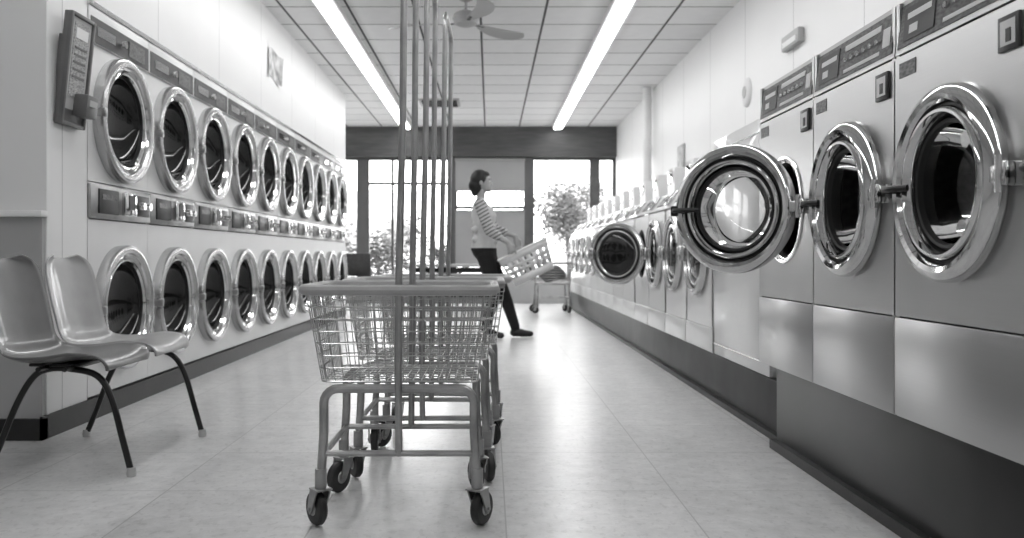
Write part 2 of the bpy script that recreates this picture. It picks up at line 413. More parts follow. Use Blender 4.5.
CZ = 1.045
def washer_parts():
    out = {}
    hw = PW/2-0.004
    b = B()  # body steel
    D = 0.9
    b.box((-D/2, -hw+0.01, 0.99), (D, 0.02, 1.26), 0); b.box((-D/2, hw-0.01, 0.99), (D, 0.02, 1.26), 0)
    b.box((-D/2, 0, 0.37), (D, 2*hw-0.04, 0.02), 0); b.box((-D+0.01, 0, 0.99), (0.02, 2*hw-0.04, 1.22), 0)
    b.box((-D/2-0.1, 0, 1.61), (D-0.2, 2*hw, 0.02), 0)
    # upper front panel w/ hole
    b.panel_hole(0.004, -hw, hw, 0.668, 1.455, 0, CZ, 0.215, 0)
    b.box((-0.008, -hw+0.004, 1.06), (0.02, 0.008, 0.78), 0); b.box((-0.008, hw-0.004, 1.06), (0.02, 0.008, 0.78), 0)
    b.box((-0.008, 0, 0.671), (0.022, 2*hw, 0.008), 0)
    # lower panel
    b.box((-0.004, 0, 0.513), (0.022, 2*hw, 0.300), 0, 0.004)
    # control console (slightly slanted face)
    vs = []
    for y in (-hw, hw): vs += [(0.004, y, 1.462), (-0.012, y, 1.625), (-0.03, y, 1.635), (-0.45, y, 1.635), (-0.45, y, 1.462)]
    b.add(vs, [(0, 1, 2, 3, 4), (9, 8, 7, 6, 5)]+[(k, 5+k, 5+(k+1) % 5, (k+1) % 5) for k in range(5)], 0)
    R = Matrix.Translation((-0.004, 0, 1.543)) @ Matrix.Rotation(radians(-5.6), 4, 'Y')
    b.box((0.001, 0.0, 0), (0.004, 2*hw-0.03, 0.130), 1, 0, R)
    b.box((0.003, -0.19, 0.0), (0.005, 0.18, 0.10), 3, 0, R)
    b.box((0.005, -0.19, 0.022), (0.003, 0.14, 0.018), 2, 0, R)
    b.box((0.005, -0.22, -0.020), (0.003, 0.05, 0.025), 2, 0, R)
    b.box((0.003, 0.09, 0.035), (0.004, 0.28, 0.020), 2, 0, R)
    b.box((0.003, 0.09, -0.045), (0.004, 0.28, 0.012), 2, 0, R)
    b.box((0.003, 0.275, -0.005), (0.004, 0.05, 0.06), 2, 0, R)
    for k in range(6): b.lathe([(0, 0.008), (0.009, 0.008), (0.010, 0.0)], (0.003, -0.04+0.05*k, -0.005), 12, 5, R)
    b.box((0.008, hw-0.07, 1.385), (0.010, 0.085, 0.085), 3, 0.002)
    b.box((0.0125, hw-0.07, 1.385), (0.003, 0.060, 0.060), 2, 0.0)
    b.box((0.0145, hw-0.065, 1.378), (0.003, 0.02, 0.032), 3)
    b.box((0.0045, -hw+0.08, 1.41), (0.003, 0.10, 0.045), 1)
    # gasket + drum
    b.lathe([(0.228, 0.004), (0.226, 0.010), (0.213, 0.010), (0.200, 0.004)], (0, 0, CZ), 64, 5)
    b.lathe([(0.200, 0.004), (0.19, -0.02), (0.205, -0.05), (0.25, -0.07)], (0, 0, CZ), 64, 3)
    b.lathe([(0.25, -0.07), (0.28, -0.08), (0.28, -0.6), (0.0, -0.6)], (0, 0, CZ), 48, 4)
    for k in range(3):
        Rk = Matrix.Translation((0, 0, CZ)) @ Matrix.Rotation(2*pi*k/3+0.4, 4, 'X')
        b.box((-0.33, 0, 0.25), (0.45, 0.05, 0.06), 4, 0.015, Rk)
    # hinge bracket on body (local +y)
    b.box((0.025, 0.292, CZ), (0.045, 0.035, 0.06), 5, 0.006)
    b.tube([(0.045, 0.285, CZ-0.045), (0.045, 0.285, CZ+0.045)], 0.011, 12, 5)
    out['body'] = b.mesh('washer_body', [M_steel, M_panel, M_white, M_label, M_drum, M_chrome])
    # door, origin on hinge pin, extends toward local -y
    d = B(); c = (-0.042, -0.285, 0)
    ring_profiles(d, c)
    d.box((-0.008, -0.014, 0), (0.028, 0.05, 0.045), 3, 0.006)
    d.tube(catmull([(0.010, -0.545, 0.0), (0.032, -0.53, 0), (0.038, -0.47, 0), (0.012, -0.43, 0)], 4), 0.010, 10, 1)
    d.box((-0.008, -0.552, 0), (0.036, 0.03, 0.045), 1, 0.006)
    out['door'] = d.mesh('washer_door', [M_chrome, M_black, M_glass, M_satin])
    return out
wp = washer_parts()
XF = 1.25
Y3 = 3.69
for i, (yy, ang) in enumerate([(Y3-2*PW, 0), (Y3-PW, 0), (Y3, 47), (Y3-3*PW, 0)]):
    e = empty('front_load_washer', (XF, yy, 0), (0, 0, pi))
    place('cabinet', wp['body'], e)
    place('door', wp['door'], e, (0.045, 0.285, CZ), (0, 0, radians(ang)))

# plinths
simple_box('machine_plinth', (XF+0.02, 1.2, 0.0), (XR-0.002, 3.86, 0.358), M_plinth_d, 0.006)
simple_box('machine_plinth', (1.33, 3.87, 0.0), (XR-0.002, 14.7, 0.268), M_plinth, 0.006)
simple_box('trim_floor_strip', (1.30, 3.87, 0.0), (1.33, 14.7, 0.03), M_black)
simple_box('trim_plinth_toe', (1.24, 1.2, 0.0), (XF+0.02, 3.86, 0.04), M_black)

# white cabinet between washer banks
b = B()
b.box((1.33+0.40, 4.655, 0.90), (0.80, 1.02, 1.26), 0, 0.006)
b.box((1.327, 4.655, 0.335), (0.006, 1.0, 0.006), 1)
b.box((1.327, 4.655, 1.46), (0.006, 1.0, 0.006), 1)
b.lathe([(0, 0.012), (0.012, 0.012), (0.014, 0)], (0, 0, 0), 12, 1, Matrix.Translation((1.33, 4.25, 0.9)) @ Matrix.Rotation(pi, 4, 'Z'))
b.obj('utility_cabinet', [M_enamel, M_satin])

# ------------------------------------------------------------------ small washers
def small_washer():
    hw = 0.345; D = 0.75; cz = 0.87; z0 = 0.27
    b = B()
    b.box((-D/2, -hw+0.01, 0.74), (D, 0.02, 0.94), 0); b.box((-D/2, hw-0.01, 0.74), (D, 0.02, 0.94), 0)
    b.box((-D+0.01, 0, 0.74), (0.02, 2*hw-0.04, 0.94), 0); b.box((-D/2, 0, z0+0.01), (D, 2*hw-0.04, 0.02), 0)
    b.panel_hole(0.0, -hw, hw, 0.42, 1.21, 0, cz, 0.21, 0)
    b.box((-0.004, 0, 0.345), (0.02, 2*hw, 0.146), 0, 0.005)
    b.box((-D/2, 0, 1.20), (D, 2*hw, 0.02), 0, 0.004)
    # console
    vs = [(-0.02, -hw, 1.21), (-0.02, hw, 1.21), (-0.14, hw, 1.36), (-0.14, -hw, 1.36), (-0.45, -hw, 1.36), (-0.45, hw, 1.36), (-0.45, hw, 1.21), (-0.45, -hw, 1.21)]
    b.add(vs, [(0, 1, 2, 3), (3, 2, 5, 4), (4, 5, 6, 7), (0, 3, 4, 7), (1, 6, 5, 2), (0, 7, 6, 1)], 0)
    R = Matrix.Translation((-0.08, 0, 1.285)) @ Matrix.Rotation(radians(-38.7), 4, 'Y')
    b.box((0.003, -0.05, 0), (0.006, 0.40, 0.09), 3, 0, R); b.box((0.01, 0.25, 0), (0.03, 0.11, 0.14), 1, 0.004, R)
    b.lathe([(0, 0.03), (0.03, 0.03), (0.034, 0.0)], (0.004, 0.1, 0), 16, 1, R)
    # coin meter box standing on the top rear
    b.box((-0.32, 0.08, 1.48), (0.16, 0.30, 0.26), 0, 0.012)
    b.box((-0.237, 0.08, 1.52), (0.008, 0.18, 0.10), 1, 0.003)
    o = (0, 0, cz)
    b.lathe([(0.25, -0.07), (0.28, -0.08), (0.28, -0.55), (0, -0.55)], o, 32, 5)
    b.lathe([(0.21, 0.0), (0.195, -0.02), (0.25, -0.07)], o, 48, 2)
    b.box((0.02, 0.275, cz), (0.05, 0.03, 0.10), 1, 0.005)
    body = b.mesh('small_washer_body', [M_enamel, M_chrome, M_black, M_panel, M_ddark, M_drum])
    d = B(); c = (-0.02, -0.265, 0)
    d.lathe([(0.20, 0.0), (0.262, 0.0), (0.270, 0.015), (0.264, 0.036), (0.250, 0.046), (0.236, 0.045), (0.226, 0.030)], c, 56, 0)
    d.lathe([(0.226, 0.03), (0.222, 0.020), (0.212, 0.018)], c, 56, 1)
    d.lathe([(0.212, 0.018), (0.204, 0.030), (0.192, 0.032), (0.184, 0.022)], c, 56, 0)
    d.lathe([(0.184, 0.022), (0.176, 0.024), (0.17, 0.02), (0.17, -0.02)], c, 56, 1)
    d.lathe([(0.17, -0.02), (0.176, -0.034), (0.192, -0.036), (0.200, -0.02), (0.20, 0.0)], c, 56, 3)
    d.lathe([(0.17, 0.015), (0.14, 0.03), (0.08, 0.04), (0.0, 0.043)], c, 48, 2)
    d.lathe([(0.17, -0.018), (0.15, -0.07), (0.08, -0.10), (0.0, -0.105)], c, 48, 2)
    d.box((0.02, -0.50, 0), (0.05, 0.05, 0.10), 0, 0.012)
    door = d.mesh('small_washer_door', [M_satin, M_black, M_ddark, M_satin])
    return body, door, cz
sb, sd, scz = small_washer()
for i in range(13):
    yy = 5.54+0.70*i
    e = empty('washing_machine', (1.33, yy, 0), (0, 0, pi))
    place('cabinet', sb, e)
    ang = 52 if i == 3 else 0
    place('door', sd, e, (0.022, 0.265, scz), (0, 0, radians(ang)))

# ------------------------------------------------------------------ laundry carts
def cart_meshes():
    z_r, z_t, z_b = 0.745, 0.73, 0.455
    W, Dp = 0.30, 0.26   # half rim width / half depth
    P = {}
    b = B()
    def rrect(w, d, z, r, n=5):
        pts = []
        for (sx, sy, a0) in ((1, 1, 0), (-1, 1, 90), (-1, -1, 180), (1, -1, 270)):
            for k in range(n+1):
                a = radians(a0+90*k/n)
                pts.append((sx*(w-r)+r*cos(a), sy*(d-r)+r*sin(a), z))
        return pts
    b.tube(rrect(W, Dp, z_r, 0.05), 0.0165, 10, 0, closed=True)
    P['bumper_rim'] = (b.mesh('bumper_rim', [M_bumper]))
    b = B(); wr = 0.0019
    levels = [0.0, 0.14, 0.28, 0.42, 0.56, 0.70, 0.84, 1.0]
    def dims(t): return (0.288+(0.245-0.288)*t, 0.248+(0.205-0.248)*t, z_t+(z_b-z_t)*t)
    for t in levels:
        w, d, z = dims(t); b.tube(rrect(w, d, z, 0.03, 3), wr*1.2 if t not in (0.0, 1.0) else 0.0035, 5, 0, closed=True)
    w0, d0, _ = dims(0); w1, d1, _ = dims(1)
    n = 17
    for k in range(n+1):
        s = -0.93+1.86*k/n
        for sy in (-1, 1): b.tube([(s*w0, sy*d0, z_t+0.01), (s*w1, sy*d1, z_b)], wr, 5, 0)
        b.tube([(s*w1, -d1, z_b), (s*w1, d1, z_b)], wr, 5, 0)
    n = 14
    for k in range(n+1):
        s = -0.93+1.86*k/n
        for sx in (-1, 1): b.tube([(sx*w0, s*d0, z_t+0.01), (sx*w1, s*d1, z_b)], wr, 5, 0)
        if k % 2 == 0: b.tube([(-w1, s*d1, z_b), (w1, s*d1, z_b)], wr*1.3, 5, 0)
    P['wire_basket'] = b.mesh('wire_basket', [M_wire])
    b = B(); lx, ly = 0.235, 0.215; r = 0.0145
    for sy in (-1, 1):
        y = sy*ly
        pts = [(-lx-0.01, y, 0.135), (-lx, y, 0.30)]
        for k in range(6):
            a = radians(180-90*k/5); pts.append((-lx+0.045+0.045*cos(a), y, 0.39+0.045*sin(a)))
        for k in range(6):
            a = radians(90-90*k/5); pts.append((lx-0.045+0.045*cos(a), y, 0.39+0.045*sin(a)))
        pts += [(lx, y, 0.30), (lx+0.01, y, 0.135)]
        b.tube(pts, r, 10, 0)
        b.tube([(-lx, y, 0.232), (lx, y, 0.232)], 0.010, 8, 0)
    for sx in (-1, 1):
        b.tube([(sx*lx, -ly, 0.232), (sx*lx, ly, 0.232)], 0.010, 8, 0)
        b.tube([(sx*(lx-0.06), -ly, 0.435), (sx*(lx-0.06), ly, 0.435)], 0.010, 8, 0)
    P['tube_frame'] = b.mesh('tube_frame', [M_ctube])
    b = B()
    for sy in (-1, 1):
        y = sy*ly
        b.tube([(0, y, 0.225), (0, y+sy*0.022, 0.47), (0.002, y+sy*0.022, 0.78), (0.012, y, 1.3), (0.018, y*0.96, 1.88)], 0.0115, 10, 0)
    b.tube(catmull([(0.018, -ly*0.96, 1.86), (0.018, -ly*0.9, 1.925), (0.018, -ly*0.6, 1.94), (0.018, ly*0.6, 1.94), (0.018, ly*0.9, 1.925), (0.018, ly*0.96, 1.86)], 5), 0.0115, 10, 0)
    for k in range(9): b.tube([(0.018, -0.16+0.04*k, 1.925), (0.018, -0.16+0.04*k, 1.958)], 0.004, 6, 0)
    P['hanging_rack'] = b.mesh('hanging_rack', [M_ctube])
    return P
cp = cart_meshes()
def caster_mesh():
    b = B()
    b.lathe([(0.0, -0.016), (0.038, -0.016), (0.049, -0.014), (0.055, -0.007), (0.055, 0.007), (0.049, 0.014), (0.038, 0.016), (0.0, 0.016)], (0, 0.028, 0.056), 28, 1)
    b.lathe([(0.0, -0.020), (0.02, -0.020), (0.024, -0.015)], (0, 0.028, 0.056), 16, 0); b.lathe([(0.024, 0.015), (0.02, 0.020), (0, 0.020)], (0, 0.028, 0.056), 16, 0)
    for sx in (-1, 1):
        vs = []
        for x in (sx*0.021, sx*0.026):
            vs += [(x, -0.022, 0.120), (x, 0.026, 0.120), (x, 0.042, 0.05), (x, 0.028, 0.038), (x, 0.014, 0.050)]
        fs = [(0, 1, 2, 3, 4), (9, 8, 7, 6, 5)]+[(k, 5+k, 5+(k+1) % 5, (k+1) % 5) for k in range(5)]
        b.add(vs, fs, 0)
    b.box((0, 0, 0.121), (0.056, 0.056, 0.006), 0, 0.002)
    b.tube([(0, 0, 0.12), (0, 0, 0.185)], 0.0185, 12, 0)
    b.tube([(-0.03, 0.028, 0.056), (0.03, 0.028, 0.056)], 0.006, 8, 0)
    return b.mesh('caster', [M_ctube, M_caster])
cm = caster_mesh()
rots = [[0.65, -0.5, 2.6, 0.4], [0.5, 3.4, 0.1, 2.9], [2.5, 0.6, 3.0, 0.2], [1.0, 0.3, 2.0, 0.5]]
for ci, (cx, cy, rz) in enumerate([(-0.285, 2.94, 0.0), (-0.255, 3.53, -0.01), (-0.215, 4.11, -0.02), (0.93, 13.1, 0.05)]):
    e = empty('laundry_cart', (cx, cy, 0), (0, 0, rz))
    for k, me in cp.items():
        if ci == 3 and k == 'hanging_rack': continue
        place(k, me, e)
    for j, (sx, sy) in enumerate(((-1, -1), (1, -1), (-1, 1), (1, 1))):
        place('caster_%d' % (j+1), cm, e, (sx*0.245, sy*0.215, 0), (0, 0, rots[ci][j]))
    if ci == 3:
        q = B(); q.sphere((0, 0, 0.58), (0.22, 0.18, 0.12), 0, 24, 14)
        for v in q.v: v.z += 0.025*sin(v.x*23)*cos(v.y*19)
        q.obj('laundry_pile', [M_label], e)

# ------------------------------------------------------------------ chairs (tandem shells)
def shell_mesh(m):
    prof = [(0.245, 0.418), (0.235, 0.440), (0.20, 0.456), (0.12, 0.452), (0.02, 0.438), (-0.08, 0.436), (-0.145, 0.455), (-0.185, 0.505), (-0.205, 0.58), (-0.228, 0.68), (-0.250, 0.78), (-0.262, 0.825), (-0.268, 0.84)]
    wid = [0.195, 0.212, 0.225, 0.235, 0.238, 0.235, 0.228, 0.222, 0.225, 0.228, 0.215, 0.175, 0.11]
    pts = catmull([(p[0], wid[i], p[1]) for i, p in enumerate(prof)], 4)
    n = 20; vs = []; fs = []
    L = len(pts)
    for i, p in enumerate(pts):
        q = pts[min(i+1, L-1)]-pts[max(i-1, 0)]
        nx, nz = q.z, -q.x
        l = math.hypot(nx, nz); nx /= l; nz /= l
        if nz < 0 and i < L*0.5: nx, nz = -nx, -nz
        if i >= L*0.5 and nx < 0: nx, nz = -nx, -nz
        t = i/(L-1)
        dish = 0.035 if t > 0.25 else 0.035*t/0.25
        for k in range(n+1):
            s = -1+2*k/n
            d = dish*abs(s)**2.6
            vs.append((p.x+nx*d, p.y*s, p.z+nz*d))
    for i in range(L-1):
        for k in range(n): fs.append((i*(n+1)+k, i*(n+1)+k+1, (i+1)*(n+1)+k+1, (i+1)*(n+1)+k))
    b = B(); b.add(vs, fs, 0)
    me = b.mesh('seat_shell', [m], smooth=60)
    return me
def chair(cx, cy, m, legs, beams, dxs=0.0, dxl=0.0):
    e = empty('shell_chair', (cx, cy, 0))
    s = place('seat_shell', shell_mesh(m), e, (dxs, 0, 0))
    md = s.modifiers.new('thick', 'SOLIDIFY'); md.thickness = 0.007; md.offset = 0
    y0 = legs
    b = B()
    b.tube(catmull([(0.235+dxl, y0*1.05, 0.012), (0.20+dxl, y0*1.02, 0.14), (0.155+dxl, y0*0.98, 0.30), (0.10+dxl, y0*0.94, 0.385), (0.02, y0*0.92, 0.412), (-0.07, y0*0.92, 0.412), (-0.13, y0*0.94, 0.38), (-0.19, y0*0.98, 0.28), (-0.25, y0*1.02, 0.13), (-0.30, y0*1.05, 0.012)], 5), 0.0125, 10, 0)
    b.obj('leg_frame', [M_leg], e)
    f = B()
    for x in (0.235+dxl, -0.30): f.lathe([(0, -0.012), (0.017, -0.012), (0.019, 0.0), (0.016, 0.022), (0, 0.022)], (0, 0, 0), 14, 0, Matrix.Translation((x, y0*1.05, 0.012)) @ Matrix.Rotation(-pi/2, 4, 'Y'))
    f.obj('glides', [M_foot], e)
    c = B()
    for x in (0.03, -0.07): c.tube([(x, beams[0], 0.420), (x, beams[1], 0.420)], 0.010, 8, 0)
    c.box((-0.02+dxs*0.5, 0, 0.428), (0.2, 0.2, 0.012), 0, 0.004)
    c.obj('support_beam', [M_leg], e)
chair(-1.64, 3.46, M_shell1, -0.095, (-0.17, 0.245), -0.045, 0.02)
chair(-1.60, 3.94, M_shell2, 0.15, (-0.23, 0.17), -0.085, 0.01)

# ------------------------------------------------------------------ payphone style box on left stub
e = empty('payphone', (XL, 4.24, 1.75), (0, 0, 0))
b = B()
R = Matrix.Translation((0.042, 0, 0)) @ Matrix.Rotation(radians(6), 4, 'Y')
b.box((0, 0, 0), (0.03, 0.24, 0.54), 0, 0.006, R)
for yy in (-0.112, 0.112): b.box((0.018, yy, 0), (0.022, 0.018, 0.54), 0, 0.004, R)
for zz in (-0.262, 0.262): b.box((0.018, 0, zz), (0.022, 0.206, 0.018), 0, 0.004, R)
b.box((0.016, 0, 0.03), (0.006, 0.19, 0.44), 2, 0, R)
b.box((0.020, 0, 0.05), (0.004, 0.15, 0.36), 1, 0, R)
b.box((0.023, 0.0, 0.18), (0.003, 0.12, 0.05), 3, 0, R)
for r_ in range(5): b.box((0.023, 0, 0.11-0.035*r_), (0.003, 0.12, 0.010), 0, 0, R)
b.box((0.050, 0.05, -0.16), (0.075, 0.12, 0.11), 0, 0.010, R)
b.box((0.089, 0.05, -0.145), (0.003, 0.08, 0.03), 2, 0, R)
b.box((-0.028, 0, -0.02), (0.03, 0.18, 0.36), 0, 0, R)
b.obj('housing', [M_frameg, M_notice, M_wains, M_white], e)

# paper sign on left wall
b = B(); vs = []; fs = []
for i in range(9):
    for k in range(7):
        u = i/8; v = k/6
        vs.append((0.004+0.03*(u-0.5)**2*4*(1 if u > .5 else .3)+0.015*v*u, (u-0.5)*0.42, (v-0.5)*0.27+0.02*sin(u*5)))
for i in range(8):
    for k in range(6): fs.append((i*7+k, i*7+k+1, (i+1)*7+k+1, (i+1)*7+k))
b.add(vs, fs, 0)
b.obj('paper_sign', [mat('paper_print', 0.5, 0.7, var=0.5, scale=12)], None, (XL, 8.3, 2.66), smooth=60)

# wall fittings on right
b = B(); b.box((0, 0, 0), (0.05, 0.36, 0.11), 0, 0.012); b.box((-0.027, 0, -0.015), (0.006, 0.28, 0.04), 1)
b.obj('wall_emergency_light', [M_wains, M_white], None, (XR-0.025, 6.4, 2.44))
b = B(); b.lathe([(0.0, 0.03), (0.10, 0.028), (0.125, 0.012), (0.13, 0.0)], (0, 0, 0), 32, 0, Matrix.Rotation(pi, 4, 'Z'))
b.lathe([(0.0, 0.034), (0.05, 0.034), (0.055, 0.028)], (0, 0, 0), 24, 1, Matrix.Rotation(pi, 4, 'Z'))
b.obj('smoke_detector', [M_white, M_wains], None, (XR, 7.6, 2.28))
b = B(); b.tube(catmull([(XR-0.10, 11.9, 1.2), (XR-0.10, 11.9, 2.2), (XR-0.10, 11.9, 3.0), (XR-0.10, 11.9, ZC)], 3), 0.06, 16)
for z in (1.6, 2.3, 2.95): b.tube([(XR-0.10, 11.9, z), (XR-0.10, 11.9, z+0.04)], 0.068, 16)
b.obj('vent_pipe', [M_white])
b = B(); b.box((0, 0, 0), (0.02, 0.34, 0.40), 0, 0.004); b.box((-0.012, 0, 0.02), (0.004, 0.30, 0.34), 1)
b.obj('wall_notice_board', [M_wains, mat('notice', 0.5, 0.6, var=0.3, scale=14)], None, (XR-0.01, 10.2, 1.95))
b = B(); b.box((0, 0, 0), (0.02, 0.12, 0.20), 0, 0.004); b.box((-0.012, 0, 0), (0.004, 0.05, 0.1), 1)
b.obj('wall_switch', [M_white, M_wains], None, (XR-0.01, 6.0, 1.75))
# ceiling vent
b = B(); b.box((0, 0, 0), (0.6, 0.6, 0.02), 0, 0.004)
for k in range(8): b.box((0, -0.24+0.07*k, -0.014), (0.52, 0.03, 0.012), 1)
b.obj('ceiling_vent', [M_wains, M_black], None, (-0.75, 13.0, ZC-0.01))

# ------------------------------------------------------------------ ceiling fan
e = empty('ceiling_fan', (-0.21, 7.6, 0))
b = B()
Rv = Matrix.Rotation(-pi/2, 4, 'Y')
b.lathe([(0, 0), (0.07, 0), (0.06, -0.06), (0.02, -0.08), (0.0, -0.08)], (0, 0, 0), 24, 0, Matrix.Translation((0, 0, ZC)) @ Rv)
b.tube([(0, 0, ZC-0.05), (0, 0, 2.96)], 0.013, 10, 0)
b.lathe([(0, 0.07), (0.05, 0.07), (0.10, 0.045), (0.12, 0.0), (0.10, -0.045), (0.05, -0.065), (0, -0.07)], (0, 0, 0), 28, 0, Matrix.Translation((0, 0, 2.92)) @ Rv)
b.obj('motor', [M_wains], e)
def blade(a):
    q = B(); vs = []; fs = []
    N = 12
    for i in range(N+1):
        t = i/N; r_ = 0.16+0.56*t
        w = 0.030+0.045*sin(min(1, t*1.4)*pi/2)
        if t > 0.85: w *= math.sqrt(max(0.03, 1-((t-0.85)/0.15)**2))
        off = 0.05*sin(t*pi)
        for s in (-1, 1):
            for zz in (0.004, -0.004): vs.append((r_, off+s*w, -s*w*0.25+zz))
    for i in range(N):
        o = i*4; p = o+4
        fs += [(o, o+2, p+2, p), (o+1, p+1, p+3, o+3), (o, p, p+1, o+1), (o+2, o+3, p+3, p+2)]
    fs += [(0, 1, 3, 2), (N*4, N*4+2, N*4+3, N*4+1)]
    q.add(vs, fs, 0); q.box((0.14, 0, 0), (0.14, 0.03, 0.008), 1)
    return q
for j, a in enumerate((-76, 44, 164)):
    blade(a).obj('blade_%d' % (j+1), [M_wains, M_mull], e, (0, 0, 2.885), (0, 0, radians(a)))

# ------------------------------------------------------------------ waiting area furniture
def table(loc, w, d, h, shelf=True):
    e = empty('folding_table', loc)
    b = B(); b.box((0, 0, h-0.02), (w, d, 0.04), 0, 0.008)
    b.obj('top', [M_wains], e)
    l = B()
    for sx in (-1, 1):
        for sy in (-1, 1): l.box((sx*(w/2-0.05), sy*(d/2-0.05), (h-0.04)/2), (0.04, 0.04, h-0.04), 0, 0.004)
    if shelf: l.box((0, 0, 0.22), (w-0.1, d-0.1, 0.03), 0)
    l.box((0, -d/2+0.05, h-0.09), (w-0.14, 0.02, 0.08), 0)
    l.obj('legs', [M_leg], e)
    return e
table((-0.65, 13.9, 0), 1.3, 0.7, 0.72)
def wchair(loc, rz):
    e = empty('waiting_chair', loc, (0, 0, rz))
    b = B(); b.box((0, 0, 0.44), (0.46, 0.46, 0.07), 0, 0.02); b.box((0, 0.23, 0.70), (0.46, 0.05, 0.40), 0, 0.02)
    b.obj('cushions', [M_label], e)
    l = B()
    for sx in (-1, 1):
        l.tube(catmull([(sx*0.21, -0.2, 0.0), (sx*0.21, -0.2, 0.4), (sx*0.21, 0.2, 0.4), (sx*0.21, 0.24, 0.88)], 4), 0.012, 8)
        l.tube([(sx*0.21, 0.2, 0.4), (sx*0.21, 0.23, 0.0)], 0.012, 8)
    l.obj('frame', [M_leg], e)
for k in range(3): wchair((-2.3-0.55*k, 14.9, 0), 0)

# ------------------------------------------------------------------ outside
simple_box('exterior_ground', (-25, YB+0.1, -0.15), (25, 60, -0.05), mat('asphalt', 0.30, 0.9, var=0.15, scale=2))
b = B()
b.box((-9, 42, 1.8), (12, 5, 4.0), 0); b.box((8, 46, 2.2), (10, 5, 4.6), 0)
for k in range(5): b.box((-13+2.2*k, 39.45, 1.8), (1.2, 0.1, 1.4), 1)
for k in range(4): b.box((4.5+2.2*k, 43.45, 2.4), (1.2, 0.1, 1.4), 1)
b.obj('street_buildings', [mat('stucco', 0.55, 0.9), mat('bldg_win', 0.2, 0.3)])
def tree(name, loc, h, rad, n, zc, flat=1.0):
    e = empty(name, loc)
    b = B()
    b.tube(catmull([(0, 0, 0), (0.03, 0, h*0.3), (-0.02, 0.02, h*0.6), (0, 0, h*0.9)], 4), 0.05, 8, rs=None)
    for k in range(9):
        a = k*2.4; z = h*0.3+k*h*0.06
        b.tube([(0, 0, z), (rad*0.4*cos(a), rad*0.4*sin(a), z+0.2), (rad*0.8*cos(a), rad*0.8*sin(a), z+0.5)], 0.014, 6)
    b.obj('trunk', [M_mull], e)
    q = B()
    cl = [(random.gauss(0, rad*0.42), random.gauss(0, rad*0.42), zc+random.gauss(0, rad*0.42*flat)) for _ in range(26)]
    for k in range(n):
        c = random.choice(cl)
        p = Vector(c)+Vector([random.gauss(0, rad*0.17) for _ in range(3)])
        if p.z < 0.05: p.z = 0.05+random.random()*0.3
        Rm = Matrix.Translation(p) @ Matrix.Rotation(random.random()*6.28, 4, 'Z') @ Matrix.Rotation(random.random()*3, 4, 'X')
        s = 0.05
        q.add([(-s, 0, 0), (0, -s*0.45, 0), (s, 0, 0), (0, s*0.45, 0)], [(0, 1, 2, 3)], 0, Rm)
    q.obj('foliage', [mat('leaves', 0.10, 0.6, var=0.4, scale=3)], e, smooth=0)
tree('tree', (1.78, 20, -0.05), 2.6, 1.05, 5200, 1.85, 1.1)
tree('shrub', (-2.3, 18, -0.05), 1.2, 0.8, 2600, 0.9)
tree('shrub', (-0.9, 17.6, -0.05), 1.0, 0.6, 1500, 0.8)

# ------------------------------------------------------------------ woman
PY = 9.0
e = empty('woman', (0, 0, 0))
b = B(); caps = []
SK, SH, SL, PA, SO = 0, 1, 2, 3, 4
def rc(p, q, r1, r2, m):
    p = Vector(p); q = Vector(q)
    b.tube([p, p.lerp(q, .5), q], r1, 14, 0, rs=[r1, (r1+r2)/2, r2]); b.sphere(p, r1, 0, 14, 10); b.sphere(q, r2, 0, 14, 10)
    caps.append((p, q, r1, r2, m))
def rings(rs):
    vs = []; fs = []; n = 28
    for (x, y, z, rx, ry) in rs:
        for k in range(n):
            a = 2*pi*k/n
            ca, sa = cos(a), sin(a)
            vs.append((x+rx*math.copysign(abs(ca)**0.9, ca), y+ry*math.copysign(abs(sa)**0.9, sa), z))
    for i in range(len(rs)-1):
        for k in range(n):
            k2 = (k+1) % n; fs.append((i*n+k, i*n+k2, (i+1)*n+k2, (i+1)*n+k))
    fs.append(tuple(range(n))[::-1]); fs.append(tuple((len(rs)-1)*n+k for k in range(n)))
    b.add(vs, fs, 0)
tors = [(-.035, .80, .090, .13), (-.050, .86, .122, .168), (-.065, .92, .134, .176), (-.06, .97, .128, .170), (-.055, 1.02, .120, .160), (-.058, 1.08, .110, .146), (-.065, 1.15, .108, .142),
        (-.062, 1.21, .118, .148), (-.062, 1.27, .130, .155), (-.078, 1.33, .114, .160), (-.095, 1.38, .086, .150), (-.10, 1.415, .060, .10), (-.10, 1.435, .048, .06)]
rings([(x, PY, z, rx, ry) for x, z, rx, ry in tors])
for (x, z, rx, ry) in tors: caps.append((Vector((x, PY-ry*.5, z)), Vector((x, PY+ry*.5, z)), rx, rx, SH if z > 0.95 else PA))
rc((-.105, PY, 1.40), (-.085, PY, 1.53), .045, .043, SK)
for sy in (-1, 1): rc((-.10, PY+sy*.06, 1.40), (-.10, PY+sy*.155, 1.375), .045, .056, SH)
# shirt folds
for (x0, x1, zz) in ((-.15, .05, 1.02), (-.16, .04, 1.12), (-.12, .06, .975)):
    rc((x0, PY-.10, zz), (x1, PY-.09, zz+.03), .035, .025, SH)
# head
def ell(c, r, m): b.sphere(c, r, 0, 20, 14); caps.append((Vector(c), Vector(c), min(r), min(r), m))
hx = -.088
ell((hx, PY, 1.625), (.098, .074, .100), SK)
ell((hx+.038, PY, 1.565), (.058, .052, .056), SK)
ell((hx+.078, PY, 1.527), (.020, .022, .018), SK)
ell((hx+.070, PY, 1.640), (.026, .050, .030), SK)
rc((hx+.094, PY, 1.622), (hx+.110, PY, 1.592), .007, .011, SK)
ell((hx+.090, PY, 1.562), (.012, .020, .006), SK); ell((hx+.087, PY, 1.549), (.012, .018, .007), SK)
for sy in (-1, 1): ell((hx-.005, PY+sy*.076, 1.605), (.018, .010, .030), SK)
